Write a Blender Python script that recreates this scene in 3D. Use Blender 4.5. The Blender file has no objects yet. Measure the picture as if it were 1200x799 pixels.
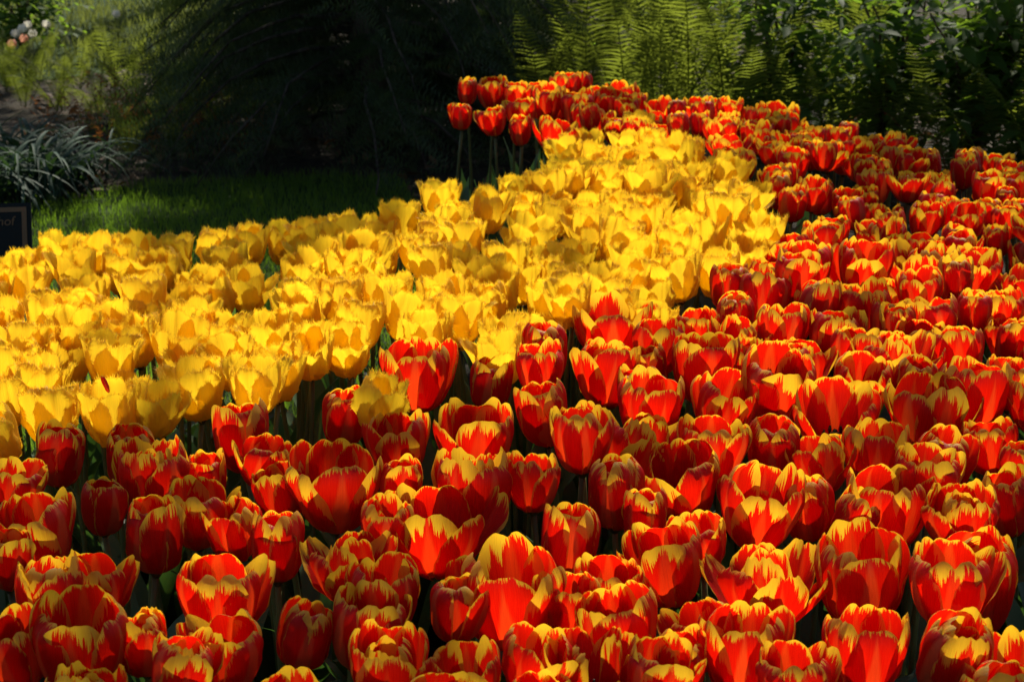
import bpy, math, random
import numpy as np
from mathutils import Vector, Matrix, Euler

C = bpy.context.scene.collection
SC = bpy.context.scene
R = math.radians

# ------------------------------------------------------------------ camera, sky, sun, exposure
CAM_H, F, PW, PH = 1.22, 2000.0, 1200.0, 799.0
PITCH = math.atan2(625.5, F)
cam_d = bpy.data.cameras.new('camera')
cam = bpy.data.objects.new('camera', cam_d); C.objects.link(cam)
cam.location = (0, 0, CAM_H); cam.rotation_euler = (math.pi/2 - PITCH, 0, 0)
cam_d.sensor_width = 36.0; cam_d.lens = 36.0*F/PW
cam_d.clip_start = 0.05; cam_d.clip_end = 400
cam_d.dof.use_dof = True; cam_d.dof.focus_distance = 2.05; cam_d.dof.aperture_fstop = 16
SC.camera = cam

SUN_EL, SUN_AZ = R(43), R(9)             # behind the bed, a little to the right
SUNV = Vector((math.sin(SUN_AZ)*math.cos(SUN_EL), math.cos(SUN_AZ)*math.cos(SUN_EL), math.sin(SUN_EL)))
world = bpy.data.worlds.new('World'); SC.world = world; world.use_nodes = True
wn = world.node_tree; wn.nodes.clear()
sky = wn.nodes.new('ShaderNodeTexSky'); sky.sky_type = 'NISHITA'; sky.sun_disc = False
sky.sun_elevation = SUN_EL; sky.sun_rotation = SUN_AZ
bg = wn.nodes.new('ShaderNodeBackground'); bg.inputs[1].default_value = 0.055
wo = wn.nodes.new('ShaderNodeOutputWorld')
wn.links.new(sky.outputs[0], bg.inputs[0]); wn.links.new(bg.outputs[0], wo.inputs[0])
sun_d = bpy.data.lights.new('sun', 'SUN'); sun_d.energy = 4.6; sun_d.angle = R(0.5); sun_d.color = (1.0, 0.93, 0.80)
sun = bpy.data.objects.new('sun', sun_d); C.objects.link(sun)
sun.rotation_euler = (-SUNV).to_track_quat('-Z', 'Y').to_euler(); sun.location = (0, 20, 20)
SC.view_settings.view_transform = 'Standard'; SC.view_settings.look = 'None'
SC.view_settings.exposure = 0.70; SC.view_settings.gamma = 1.0
SC.cycles.max_bounces = 8; SC.cycles.diffuse_bounces = 4; SC.cycles.transmission_bounces = 6
SC.cycles.caustics_reflective = False; SC.cycles.caustics_refractive = False

FWD = Vector((0, math.cos(PITCH), -math.sin(PITCH))); UPV = Vector((0, math.sin(PITCH), math.cos(PITCH)))
def at(px, py, z=0.0):
    """the point of the level z that the photograph shows at this pixel"""
    d = FWD + Vector((1, 0, 0))*((px - PW/2)/F) + UPV*((PH/2 - py)/F)
    t = (z - CAM_H)/d.z
    return Vector((0, 0, CAM_H)) + d*t
def project(p):
    q = Vector(p) - Vector((0, 0, CAM_H))
    w = q.dot(FWD)
    return PW/2 + F*q.x/w, PH/2 - F*q.dot(UPV)/w, w

# ------------------------------------------------------------------ node helpers
class E:
    """a socket that can be computed with"""
    def __init__(s, nt, sock): s.nt = nt; s.s = sock
    def _m(s, op, *a, clamp=False):
        n = s.nt.nodes.new('ShaderNodeMath'); n.operation = op; n.use_clamp = clamp
        for i, x in enumerate((s,) + a):
            if isinstance(x, E): s.nt.links.new(x.s, n.inputs[i])
            else: n.inputs[i].default_value = x
        return E(s.nt, n.outputs[0])
    def __add__(s, o): return s._m('ADD', o)
    __radd__ = __add__
    def __mul__(s, o): return s._m('MULTIPLY', o)
    __rmul__ = __mul__
    def __sub__(s, o): return s._m('SUBTRACT', o)
    def __rsub__(s, o): return (s*-1) + o
    def __truediv__(s, o): return s._m('DIVIDE', o)
    def abs(s): return s._m('ABSOLUTE')
    def pow(s, o): return s._m('POWER', o)
    def frac(s): return s._m('FRACT')
    def max(s, o): return s._m('MAXIMUM', o)
    def min(s, o): return s._m('MINIMUM', o)
    def step(s, a, b):
        n = s.nt.nodes.new('ShaderNodeMapRange'); n.interpolation_type = 'SMOOTHSTEP'
        for x, i in ((s, 0), (a, 1), (b, 2)):
            if isinstance(x, E): s.nt.links.new(x.s, n.inputs[i])
            else: n.inputs[i].default_value = x
        return E(s.nt, n.outputs[0])
def gauss(e, w):                              # exp(-(e/w)^2)
    q = e*(1.0/w)
    x = (q*q)*-1.0
    n = x.nt.nodes.new('ShaderNodeMath'); n.operation = 'POWER'; n.inputs[0].default_value = math.e
    x.nt.links.new(x.s, n.inputs[1]); return E(x.nt, n.outputs[0])
def vec(nt, x, y, z=0.0):
    n = nt.nodes.new('ShaderNodeCombineXYZ')
    for i, v in enumerate((x, y, z)):
        if isinstance(v, E): nt.links.new(v.s, n.inputs[i])
        else: n.inputs[i].default_value = v
    return n.outputs[0]
def noise(nt, v, scale, detail=2.0, rough=0.5):
    n = nt.nodes.new('ShaderNodeTexNoise'); n.inputs['Scale'].default_value = scale
    n.inputs['Detail'].default_value = detail; n.inputs['Roughness'].default_value = rough
    if v is not None: nt.links.new(v, n.inputs['Vector'])
    return E(nt, n.outputs['Fac'])
def mix(nt, f, a, b):
    n = nt.nodes.new('ShaderNodeMix'); n.data_type = 'RGBA'
    for x, i in ((f, 0), (a, 6), (b, 7)):
        if isinstance(x, E): nt.links.new(x.s, n.inputs[i])
        elif hasattr(x, 'is_output'): nt.links.new(x, n.inputs[i])
        elif i == 0: n.inputs[0].default_value = x
        else: n.inputs[i].default_value = (*x, 1.0)
    return n.outputs[2]
def hsv(nt, col, h=None, s=None, v=None):
    n = nt.nodes.new('ShaderNodeHueSaturation'); nt.links.new(col, n.inputs['Color'])
    for k, x in (('Hue', h), ('Saturation', s), ('Value', v)):
        if isinstance(x, E): nt.links.new(x.s, n.inputs[k])
        elif x is not None: n.inputs[k].default_value = x
    return n.outputs[0]
def newmat(name):
    m = bpy.data.materials.new(name); m.use_nodes = True; m.node_tree.nodes.clear()
    return m, m.node_tree
def finish(nt, col, rough=0.5, spec=0.3, trans=0.0, tcol=None, bump=None, bstr=0.2, bdist=0.002):
    p = nt.nodes.new('ShaderNodeBsdfPrincipled'); o = nt.nodes.new('ShaderNodeOutputMaterial')
    if hasattr(col, 'is_output'): nt.links.new(col, p.inputs['Base Color'])
    else: p.inputs['Base Color'].default_value = (*col, 1)
    p.inputs['Roughness'].default_value = rough; p.inputs['Specular IOR Level'].default_value = spec
    b = None
    if bump is not None:
        b = nt.nodes.new('ShaderNodeBump'); b.inputs['Strength'].default_value = bstr; b.inputs['Distance'].default_value = bdist
        nt.links.new(bump.s, b.inputs['Height']); nt.links.new(b.outputs[0], p.inputs['Normal'])
    if trans:
        t = nt.nodes.new('ShaderNodeBsdfTranslucent'); x = nt.nodes.new('ShaderNodeMixShader'); x.inputs[0].default_value = trans
        tc = tcol if tcol is not None else col
        if hasattr(tc, 'is_output'): nt.links.new(tc, t.inputs[0])
        else: t.inputs[0].default_value = (*tc, 1)
        if b: nt.links.new(b.outputs[0], t.inputs['Normal'])
        nt.links.new(p.outputs[0], x.inputs[1]); nt.links.new(t.outputs[0], x.inputs[2]); nt.links.new(x.outputs[0], o.inputs[0])
    else: nt.links.new(p.outputs[0], o.inputs[0])
def petal_inputs(nt):
    uvn = nt.nodes.new('ShaderNodeUVMap'); sp = nt.nodes.new('ShaderNodeSeparateXYZ'); nt.links.new(uvn.outputs[0], sp.inputs[0])
    u = E(nt, sp.outputs[0])*2.0 - 1.0; v = E(nt, sp.outputs[1])
    an = nt.nodes.new('ShaderNodeAttribute'); an.attribute_name = 'margin'; e = E(nt, an.outputs['Fac'])
    oi = nt.nodes.new('ShaderNodeObjectInfo'); r = E(nt, oi.outputs['Random'])
    gn = nt.nodes.new('ShaderNodeNewGeometry'); back = E(nt, gn.outputs['Backfacing'])
    return u, v, e, r, back

def flame_petal(name, side, tip, cleft, orange, feather):
    m, nt = newmat(name)
    u, v, e, r, back = petal_inputs(nt)
    r2 = (r*37.13).frac(); r3 = (r*91.7).frac()
    s = u/(v*0.75 + 0.42)                                     # veins fan out from the base
    nl = noise(nt, vec(nt, s*2.6 + r*40.0, v*0.5, r2*9.0), 1.0, 1.0)
    n1 = noise(nt, vec(nt, s*11.0 + r*40.0, v*0.8, r2*9.0), 1.0, 3.0, 0.65)
    n2 = noise(nt, vec(nt, s*38.0 + r*90.0, v*1.0, r3*9.0), 1.0, 2.0, 0.6)
    ray = (n1*0.55 + n2*0.45).step(0.34, 0.68).pow(1.3)
    tv = v.step(0.40, 0.98)
    T = (tv*tip + side)*(r2*0.8 + 0.6)*(nl.step(0.30, 0.68)*1.15 + 0.35)
    T = T*(1.0 - gauss(u + (n1 - 0.5)*0.22 + (r3 - 0.5)*0.2, 0.17)*cleft)
    Fz = (tv*feather + 0.16)
    q = T + Fz*(ray - 0.40) - e
    yel = q.step(-0.06, 0.07)
    redv = noise(nt, vec(nt, s*34.0 + r*20.0, v*1.2, 2.0), 1.0, 4.0, 0.65)
    red = mix(nt, redv.step(0.3, 0.7), (0.48, 0.004, 0.003), (0.66, 0.014, 0.004))
    redT = mix(nt, redv.step(0.3, 0.7), (0.76, 0.004, 0.001), (0.95, 0.015, 0.002))
    # dull orange flame up the middle of the outside
    wedge = 0.50 - v*0.50 + (r3 - 0.5)*0.16                   # narrows towards the tip
    au = u.abs() + (n2 - 0.5)*0.16 + (n1 - 0.5)*0.10
    fl = (1.0 - (au - wedge).step(-0.07, 0.07))*(r2*0.35 + 0.65)*orange
    flo = fl*(1.0 - back*0.8)
    col = mix(nt, flo*0.9, red, (0.50, 0.18, 0.060))
    base = 1.0 - v.step(0.03, 0.17)
    colT = mix(nt, fl*(n2*0.5 + 0.5)*0.85, redT, (1.0, 0.092, 0.007))
    yl = mix(nt, n2.step(0.3, 0.7), (0.70, 0.385, 0.035), (0.80, 0.50, 0.060))
    col = mix(nt, yel, col, yl); colT = mix(nt, yel, colT, (0.95, 0.56, 0.02))
    col = mix(nt, base*0.8, col, (0.17, 0.105, 0.02)); colT = mix(nt, base*0.8, colT, (0.30, 0.13, 0.01))
    vb = noise(nt, vec(nt, s*70.0, v*2.0, r*7.0), 1.0, 2.0)
    finish(nt, col, 0.42, 0.30, 0.52, colT, vb, 0.6, 0.0016)
    return m
M = {}
M['flame_inner'] = flame_petal('flame_petal_inner', 0.07, 1.42, 0.85, 0.6, 1.70)
M['flame_outer'] = flame_petal('flame_petal_outer', 0.10, 0.24, 0.5, 1.0, 0.70)

def yellow_petal(name):
    m, nt = newmat(name)
    u, v, e, r, back = petal_inputs(nt)
    r2 = (r*53.3).frac()
    s = u/(v*0.75 + 0.42)
    n1 = noise(nt, vec(nt, s*6.0 + r*30.0, v*1.4, r2*9.0), 1.0, 3.0)
    n2 = noise(nt, vec(nt, s*45.0 + r*30.0, v*2.0, r2*9.0), 1.0, 2.0)
    col = mix(nt, n1.step(0.3, 0.72), (0.87, 0.49, 0.022), (0.94, 0.64, 0.050))
    col = mix(nt, n2.step(0.45, 0.8)*0.35, col, (0.68, 0.34, 0.010))
    mid = gauss(u + (n1 - 0.5)*0.3, 0.16)*(1.0 - v.step(0.3, 0.95))*(r2*0.3)
    col = mix(nt, mid, col, (0.72, 0.28, 0.012))
    rim = 1.0 - (e + (n1 - 0.5)*0.2).step(0.0, 0.16)
    col = mix(nt, rim*0.7, col, (0.86, 0.60, 0.09))
    base = 1.0 - v.step(0.02, 0.11)
    col = mix(nt, base*0.7, col, (0.35, 0.24, 0.03))
    colT = mix(nt, mid*0.8, (1.0, 0.665, 0.020), (0.98, 0.52, 0.012))
    vb = noise(nt, vec(nt, s*55.0, v*2.0, r*7.0), 1.0, 2.0)
    finish(nt, col, 0.5, 0.22, 0.56, colT, vb, 0.6, 0.0016)
    return m
M['yellow'] = yellow_petal('fringed_petal_yellow')

def leafmat(name, c1, c2, tc, rough=0.45, spec=0.4, trans=0.35, scale=6.0, stretch=None):
    m, nt = newmat(name)
    tcn = nt.nodes.new('ShaderNodeTexCoord'); oi = nt.nodes.new('ShaderNodeObjectInfo'); r = E(nt, oi.outputs['Random'])
    n = noise(nt, tcn.outputs['Object'], scale, 3.0)
    col = mix(nt, n.step(0.3, 0.7), c1, c2)
    col = hsv(nt, col, None, None, r*0.5 + 0.75)
    fine = noise(nt, tcn.outputs['Object'], scale*14, 2.0)
    finish(nt, col, rough, spec, trans, tc, fine, 0.2, 0.002)
    return m
M['leaf'] = leafmat('tulip_leaf', (0.045, 0.080, 0.036), (0.075, 0.115, 0.058), (0.07, 0.16, 0.02), 0.42, 0.35, 0.22)
M['stem'] = leafmat('tulip_stem', (0.085, 0.095, 0.030), (0.13, 0.14, 0.045), (0.12, 0.16, 0.03), 0.45, 0.35, 0.12, 20)
M['core'] = leafmat('tulip_core', (0.10, 0.10, 0.03), (0.03, 0.015, 0.02), (0.1, 0.1, 0.02), 0.5, 0.2, 0.0, 150)
M['fern'] = leafmat('fern_green', (0.055, 0.082, 0.018), (0.100, 0.118, 0.028), (0.26, 0.32, 0.03), 0.65, 0.10, 0.5, 3)
M['fern_dead'] = leafmat('dead_bracken', (0.16, 0.065, 0.024), (0.28, 0.13, 0.050), (0.42, 0.15, 0.03), 0.7, 0.15, 0.35, 5)
M['strap'] = leafmat('strap_leaf', (0.035, 0.068, 0.042), (0.065, 0.105, 0.068), (0.07, 0.15, 0.03), 0.6, 0.14, 0.25, 4)
M['yew'] = leafmat('yew_needles', (0.018, 0.034, 0.012), (0.040, 0.062, 0.020), (0.09, 0.14, 0.015), 0.5, 0.3, 0.22, 5)
M['broad'] = leafmat('broad_leaf', (0.035, 0.075, 0.018), (0.070, 0.120, 0.030), (0.26, 0.42, 0.03), 0.62, 0.12, 0.5, 5)
M['canopy'] = leafmat('canopy_leaf', (0.04, 0.08, 0.02), (0.07, 0.11, 0.03), (0.12, 0.22, 0.02), 0.5, 0.3, 0.22, 2)
M['grass'] = leafmat('grass_blade', (0.055, 0.100, 0.014), (0.095, 0.135, 0.026), (0.20, 0.36, 0.02), 0.5, 0.3, 0.5, 4)
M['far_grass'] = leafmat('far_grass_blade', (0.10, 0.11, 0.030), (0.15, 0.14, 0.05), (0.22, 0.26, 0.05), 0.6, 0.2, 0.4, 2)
M['litter'] = leafmat('leaf_litter', (0.06, 0.035, 0.018), (0.15, 0.085, 0.040), (0.15, 0.07, 0.02), 0.7, 0.2, 0.2, 4)
M['white_fl'] = leafmat('white_petal', (0.75, 0.72, 0.66), (0.80, 0.78, 0.74), (0.8, 0.75, 0.6), 0.5, 0.3, 0.4, 9)
M['pink_fl'] = leafmat('pink_petal', (0.75, 0.38, 0.26), (0.80, 0.50, 0.36), (0.8, 0.4, 0.25), 0.5, 0.3, 0.4, 9)
def bark(name, c1, c2):
    m, nt = newmat(name); t = nt.nodes.new('ShaderNodeTexCoord')
    mp = nt.nodes.new('ShaderNodeMapping'); mp.inputs['Scale'].default_value = (22, 22, 4); nt.links.new(t.outputs['Object'], mp.inputs[0])
    n = noise(nt, mp.outputs[0], 1.0, 5.0, 0.65)
    finish(nt, mix(nt, n.step(0.35, 0.65), c1, c2), 0.85, 0.2, 0, None, n, 0.8, 0.02)
    return m
M['bark'] = bark('bark', (0.030, 0.022, 0.016), (0.10, 0.075, 0.055))
M['twig'] = bark('twig', (0.06, 0.038, 0.022), (0.15, 0.095, 0.055))
def soilmat(name, c1, c2, sc):
    m, nt = newmat(name); t = nt.nodes.new('ShaderNodeTexCoord')
    n = noise(nt, t.outputs['Object'], sc, 8.0, 0.7); n2 = noise(nt, t.outputs['Object'], sc*0.12, 3.0)
    finish(nt, mix(nt, (n*0.7 + n2*0.3).step(0.35, 0.68), c1, c2), 0.9, 0.15, 0, None, n, 0.9, 0.03)
    return m
M['soil'] = soilmat('bed_soil', (0.018, 0.012, 0.008), (0.055, 0.038, 0.025), 45)
M['forest'] = soilmat('woodland_floor', (0.016, 0.013, 0.008), (0.060, 0.045, 0.024), 20)
M['turf'] = soilmat('turf', (0.020, 0.045, 0.006), (0.045, 0.080, 0.012), 30)

# ------------------------------------------------------------------ mesh helpers
class MB:
    def __init__(s): s.v = []; s.f = []
    def add(s, verts, faces):
        o = len(s.v); s.v.extend(tuple(p) for p in verts); s.f.extend(tuple(i + o for i in f) for f in faces)
    def tube(s, pts, rad, n=6):
        pts = [Vector(p) for p in pts]; vs = []; fs = []
        for i, p in enumerate(pts):
            t = (pts[min(i+1, len(pts)-1)] - pts[max(i-1, 0)]).normalized()
            a = t.cross(Vector((0.31, 0.95, 0.05))).normalized(); b = t.cross(a)
            for k in range(n):
                an = 2*math.pi*k/n; vs.append(p + (a*math.cos(an) + b*math.sin(an))*rad[i])
        for i in range(len(pts)-1):
            for k in range(n):
                fs.append((i*n+k, i*n+(k+1) % n, (i+1)*n+(k+1) % n, (i+1)*n+k))
        fs.append(tuple(range(n-1, -1, -1))); fs.append(tuple((len(pts)-1)*n+k for k in range(n)))
        s.add(vs, fs)
    def leaf(s, p, d, nrm, ln, wd, fold=0.25, droop=0.15):
        """an ovate leaf of six faces folded along its rib"""
        d = d.normalized(); sd = d.cross(nrm).normalized(); up = sd.cross(d)
        rib = [p, p + d*ln*0.35 - up*ln*0.02, p + d*ln*0.7 - up*ln*droop*0.5, p + d*ln - up*ln*droop]
        L = [rib[1] + sd*wd*0.5 + up*wd*fold, rib[2] + sd*wd*0.36 + up*wd*fold*0.7]
        Rr = [rib[1] - sd*wd*0.5 + up*wd*fold, rib[2] - sd*wd*0.36 + up*wd*fold*0.7]
        s.add(rib + L + Rr, [(0, 1, 4), (1, 2, 5, 4), (2, 3, 5), (0, 6, 1), (1, 6, 7, 2), (2, 7, 3)])
    def build(s, name, m, parent=None, smooth=True):
        return obj(name, s.mesh(name, m, smooth), parent)
    def mesh(s, name, m, smooth=True):
        me = bpy.data.meshes.new(name); me.from_pydata(s.v, [], s.f); me.update()
        if smooth: me.shade_smooth()
        me.materials.append(m); return me
def obj(name, me, parent=None):
    o = bpy.data.objects.new(name, me); C.objects.link(o)
    if parent is not None: o.parent = parent
    return o
def thing(name, label, cat, loc=(0, 0, 0), rz=0.0, group=None):
    o = bpy.data.objects.new(name, None); C.objects.link(o); o.empty_display_size = 0.05
    o.location = loc; o.rotation_euler = (0, 0, rz); return tag(o, label, cat, group)
def tag(o, label, cat, group=None):
    o['label'] = label; o['category'] = cat
    if group: o['group'] = group
    return o
def kind(o, k): o['kind'] = k; return o

# ------------------------------------------------------------------ ground
BED_BACK = [(-160, 322), (0, 318), (140, 290), (300, 285), (420, 260), (500, 250), (560, 215), (590, 170), (520, 150), (530, 95), (690, 85), (880, 118), (1040, 148), (1200, 184), (1420, 210)]   # bloom level
def sheet(name, pts, z, m):
    mb = MB(); mb.add([(p[0], p[1], z) for p in pts], [tuple(range(len(pts)))]); return kind(mb.build(name, m, None, False), 'structure')
sheet('ground', [(-60, -40), (60, -40), (60, 80), (-60, 80)], -0.008, M['forest'])
bedline = [at(x, y, 0.5) + Vector((0, .10, 0)) for x, y in BED_BACK]
sheet('flower_bed_soil', [(bedline[0].x, 0.2), (bedline[-1].x, 0.2)] + [(p.x, p.y) for p in reversed(bedline)], 0.0, M['soil'])
lawn_pts = [(-6, 0.2), (bedline[0].x - .05, 0.2)] + [(p.x - .05, p.y) for p in bedline[:7]] + [(at(500, 260).x, at(500, 260).y)] + \
           [(at(x, y).x, at(x, y).y) for x, y in ((470, 208), (380, 203), (280, 210), (170, 214), (100, 232), (0, 240))] + [(-6, 5.3)]
sheet('lawn', lawn_pts, -0.004, M['turf'])
far_pts = [(-9, 7.4), (-2.6, 7.6), (-1.6, 8.6), (-0.9, 11.0), (-0.4, 16), (-12, 18)]
sheet('far_lawn', far_pts, -0.004, M['turf'])

def inside(px, py, poly):
    c = False; n = len(poly); j = n-1
    for i in range(n):
        xi, yi = poly[i]; xj, yj = poly[j]
        if (yi > py) != (yj > py) and px < (xj-xi)*(py-yi)/(yj-yi) + xi: c = not c
        j = i
    return c

# ------------------------------------------------------------------ tulip meshes
def smooth_curve(ctrl, n=121, k=9):
    xs, ys = zip(*ctrl); t = np.linspace(0, 1, n); y = np.interp(t, xs, ys)
    for _ in range(2):
        yp = np.concatenate([np.full(k, y[0]), y, np.full(k, y[-1])]); y = np.convolve(yp, np.ones(2*k+1)/(2*k+1), 'valid')
    return t, y
PROFILE = {'closed': [(0, 4), (.12, 34), (.28, 68), (.5, 88), (.75, 94), (1, 104)],
           'half':   [(0, 4), (.12, 30), (.28, 62), (.5, 77), (.75, 84), (1, 90)],
           'wide':   [(0, 4), (.12, 26), (.28, 54), (.5, 64), (.75, 72), (1, 82)],
           'loose':  [(0, 4), (.12, 28), (.28, 62), (.5, 82), (.75, 89), (1, 86)]}
def petal_mesh(name, rng, shape, inner, fringe, mat, L, WM, dpsi=0.0, tipcurl=0.0, jag=0.0):
    nu, ns = (31, 22) if fringe else (25, 22)
    t, psi = smooth_curve([(a, b + dpsi*a**0.7) for a, b in PROFILE[shape]])
    psi = psi + tipcurl*np.clip((t - (0.86 if fringe else 0.74))/(0.14 if fringe else 0.26), 0, 1)**1.3
    dr = np.cumsum(np.cos(np.radians(psi)))*L/len(t); dz = np.cumsum(np.sin(np.radians(psi)))*L/len(t)
    Rf = 0.0055 + dr; Zf = dz
    if inner: Rf = Rf*0.93
    wt, wv = smooth_curve([(0, .15), (.12, .48), (.3, .82), (.5, .98), (.72, 1.0), (.88, .93), (1, .72)], k=5) if fringe else smooth_curve([(0, .15), (.12, .50), (.3, .86), (.5, 1.0), (.72, 1.0), (.88, .92), (1, .70)], k=5)
    us = np.linspace(-1, 1, nu); ss = 1 - (1 - np.linspace(0, 1, ns))**1.35
    notch = rng.uniform(0.01, 0.05) if inner else rng.uniform(-0.02, 0.02)
    ph = [rng.uniform(0, 6.28) for _ in range(6)]; asym = rng.uniform(-0.05, 0.05)
    U, S = np.meshgrid(us, ss)
    aU0 = np.abs(U)
    vtop = 1 - 0.24*np.abs(U)**4.0 - notch*np.exp(-(U/.14)**2) + asym*U*0.6 + 0.012*np.sin(U*7+ph[0]) + jag*0.02*np.sin(U*17+ph[1])
    if fringe:
        vtop = 1 - 0.24*aU0**3.8 + asym*U*0.4 + sum(a*np.sin(U*w+ph[q]) for q, (a, w) in enumerate(((.012, 5), (.010, 11), (.010, 19), (.009, 31))))
    vtop = np.minimum(vtop, 1.0)
    V = S*vtop
    Rv = np.interp(V, t, Rf); Zv = np.interp(V, t, Zf); Pv = np.radians(np.interp(V, t, psi)); W = np.interp(V, wt, wv)*WM
    cc = 0.92 + 0.10*rng.random() + (0.10 if not inner else 0.0)
    rho = np.maximum(Rv*cc, 0.013)
    th = U*W/rho
    X = (Rv - rho) + rho*np.cos(th); Y = rho*np.sin(th); Z = Zv.copy()
    aU = np.abs(U)
    amp = 0.0032 if fringe else 0.0013
    disp = amp*np.sin(V*9+ph[2]+np.sign(U)*1.3)*aU**3 + amp*0.7*np.sin(V*21+ph[3]+U*2)*aU**4
    disp += (rng.uniform(-0.004, 0.002) if inner else rng.uniform(-0.0045, -0.0005))*aU**5*np.clip(V*1.6, 0, 1)
    disp -= (0.0019 if inner else 0.0008)*np.exp(-(U/.11)**2)*np.clip(V*1.3, 0, 1)
    disp += (0.0022 if inner else 0.0010)*np.exp(-((aU-.45)/.28)**2)*np.clip((V-.5)/.4, 0, 1)
    if fringe: disp += 0.0018*np.sin(U*8+ph[1])*np.clip((V-.55)/.4, 0, 1)
    disp += 0.0009*np.sin(U*5+ph[4])*np.sin(V*6+ph[5])
    nx = np.sin(Pv)*np.cos(th); ny = np.sin(Pv)*np.sin(th); nz = -np.cos(Pv)
    X += nx*disp; Y += ny*disp; Z += nz*disp
    ds = (1-aU)*W; dt = (vtop - V)*L
    k = 0.003
    edge = -k*np.log(np.exp(-ds/k) + np.exp(-dt/k)); edge = np.clip(edge, 0, 1)*100.0     # centimetres from the margin
    verts = np.stack([X, Y, Z], -1).reshape(-1, 3); uv = np.stack([U*.5+.5, V], -1).reshape(-1, 2); ed = edge.reshape(-1)
    faces = []
    for j in range(ns-1):
        for i in range(nu-1):
            a = j*nu+i; faces.append((a, a+1, a+nu+1, a+nu))
    verts = [Vector(p) for p in verts]; uv = list(map(tuple, uv)); ed = list(ed)
    if fringe:                                                  # a margin of fine teeth
        j0 = int(ns*0.42)
        rimI = [j*nu for j in range(j0, ns)] + [(ns-1)*nu+i for i in range(1, nu)] + [j*nu+nu-1 for j in range(ns-2, j0-1, -1)]
        inn = [j*nu+1 for j in range(j0, ns)] + [(ns-2)*nu+i for i in range(1, nu)] + [j*nu+nu-2 for j in range(ns-2, j0-1, -1)]
        for q in range(len(rimI)-1):
            a, b = verts[rimI[q]], verts[rimI[q+1]]
            if (b-a).length < 1e-5: continue
            out = (a - verts[inn[q]]); out = out.normalized() if out.length > 1e-6 else Vector((0, 0, 1))
            tang_ = (b-a).normalized(); nrm = out.cross(tang_).normalized()
            sub = max(2, round((b-a).length/0.0006))
            for s_ in range(sub):
                f0 = s_/sub + rng.uniform(-.1, .1)
                p0 = a.lerp(b, f0); p1 = p0 + tang_*rng.uniform(.0008, .0015)
                ln = rng.choice((.0032, .0052, .0080))*rng.uniform(.7, 1.25)*min(1, 0.3 + 0.7*q/8, 0.3 + 0.7*(len(rimI)-q)/8)
                tip = p0.lerp(p1, .5) + (out + tang_*rng.uniform(-.6, .6) + nrm*rng.uniform(-.8, .8))*ln
                o = len(verts); verts += [p0, p1, tip]; uv += [uv[rimI[q]]]*3; ed += [0.05, 0.05, 0.0]
                faces.append((o, o+1, o+2))
    me = bpy.data.meshes.new(name); me.from_pydata([tuple(p) for p in verts], [], faces); me.update(); me.shade_smooth()
    ul = me.uv_layers.new(name='UVMap'); li = np.empty(len(me.loops), dtype=np.int32); me.loops.foreach_get('vertex_index', li)
    ul.data.foreach_set('uv', np.array(uv, dtype=np.float32)[li].reshape(-1))
    at_ = me.attributes.new('margin', 'FLOAT', 'POINT'); at_.data.foreach_set('value', np.array(ed, dtype=np.float32))
    me.materials.append(mat)
    return me
def core_mesh(rng):
    mb = MB()
    mb.tube([(0, 0, -.006), (0, 0, -.002), (0, 0, .0025), (0, 0, .004)], [.0036, .0062, .0066, .004], 10)
    mb.tube([(0, 0, .003), (0, 0, .012), (0, 0, .020), (0, 0, .024)], [.0035, .0042, .0036, .0052], 8)
    for k in range(3):
        a = k*2.094; mb.tube([(0, 0, .0235), (.004*math.cos(a), .004*math.sin(a), .026), (.006*math.cos(a), .006*math.sin(a), .0235)], [.0026, .0028, .0016], 6)
    for k in range(6):
        a = k*1.047+.5; c, s = math.cos(a), math.sin(a)
        mb.tube([(.004*c, .004*s, .003), (.009*c, .009*s, .012), (.011*c, .011*s, .022)], [.0009, .0010, .0013], 5)
        mb.tube([(.0105*c, .0105*s, .017), (.0115*c, .0115*s, .024), (.011*c, .011*s, .029)], [.0012, .0021, .0010], 5)
    return mb.mesh('flower_head', M['core'])
rg = random.Random(11)
CORE = core_mesh(rg)
def variant(shape, fringe, ragged=0.0):
    """six petals (mesh, turn): three outside, three inside"""
    out = []; extra = rg.choice((2, 3, 3)) if ragged >= 1.0 and not fringe else 0
    L0 = rg.uniform(.092, .106) if fringe else rg.uniform(.083, .093)
    for k in range(6):
        inner = k % 2 == 1
        dp = rg.gauss(0, 3.0 + 5*ragged)
        if fringe: dp += rg.gauss(0, 5) - 3
        if rg.random() < 0.10 + 0.25*ragged: dp -= rg.uniform(12, 24)
        tc = (rg.uniform(5, 70) if inner else rg.uniform(15, 75))
        if fringe: tc = rg.uniform(-35, 45)
        L = L0*rg.uniform(.95, 1.05)*(1.03 if inner else 0.985)
        WM = rg.uniform(.032, .037) if fringe else (rg.uniform(.028, .032) if inner else rg.uniform(.028, .032))
        mat = M['yellow'] if fringe else M['flame_inner' if inner else 'flame_outer']
        me = petal_mesh('petal', rg, shape, inner, fringe, mat, L, WM, dp, tc, ragged)
        out.append((me, k*math.pi/3 + rg.gauss(0, .07)))
    a0 = rg.uniform(0, 6.28)
    for k in range(extra):                                      # a double bloom: a few shorter petals crowd the middle
        me = petal_mesh('petal', rg, 'closed', True, False, M['flame_inner'], L0*rg.uniform(.86, 1.0), rg.uniform(.020, .026), rg.gauss(4, 4), rg.uniform(-20, 60), 1.0)
        out.append((me, a0 + k*6.283/extra + rg.gauss(0, .2)))
    return out
FLAME = {'closed': [variant('closed', False) for _ in range(6)], 'half': [variant('half', False, rg.choice((0, .25))) for _ in range(9)],
         'wide': [variant('wide', False, .3) for _ in range(5)], 'ragged': [variant(rg.choice(('half', 'closed', 'wide')), False, 1.0) for _ in range(7)]}
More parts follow.
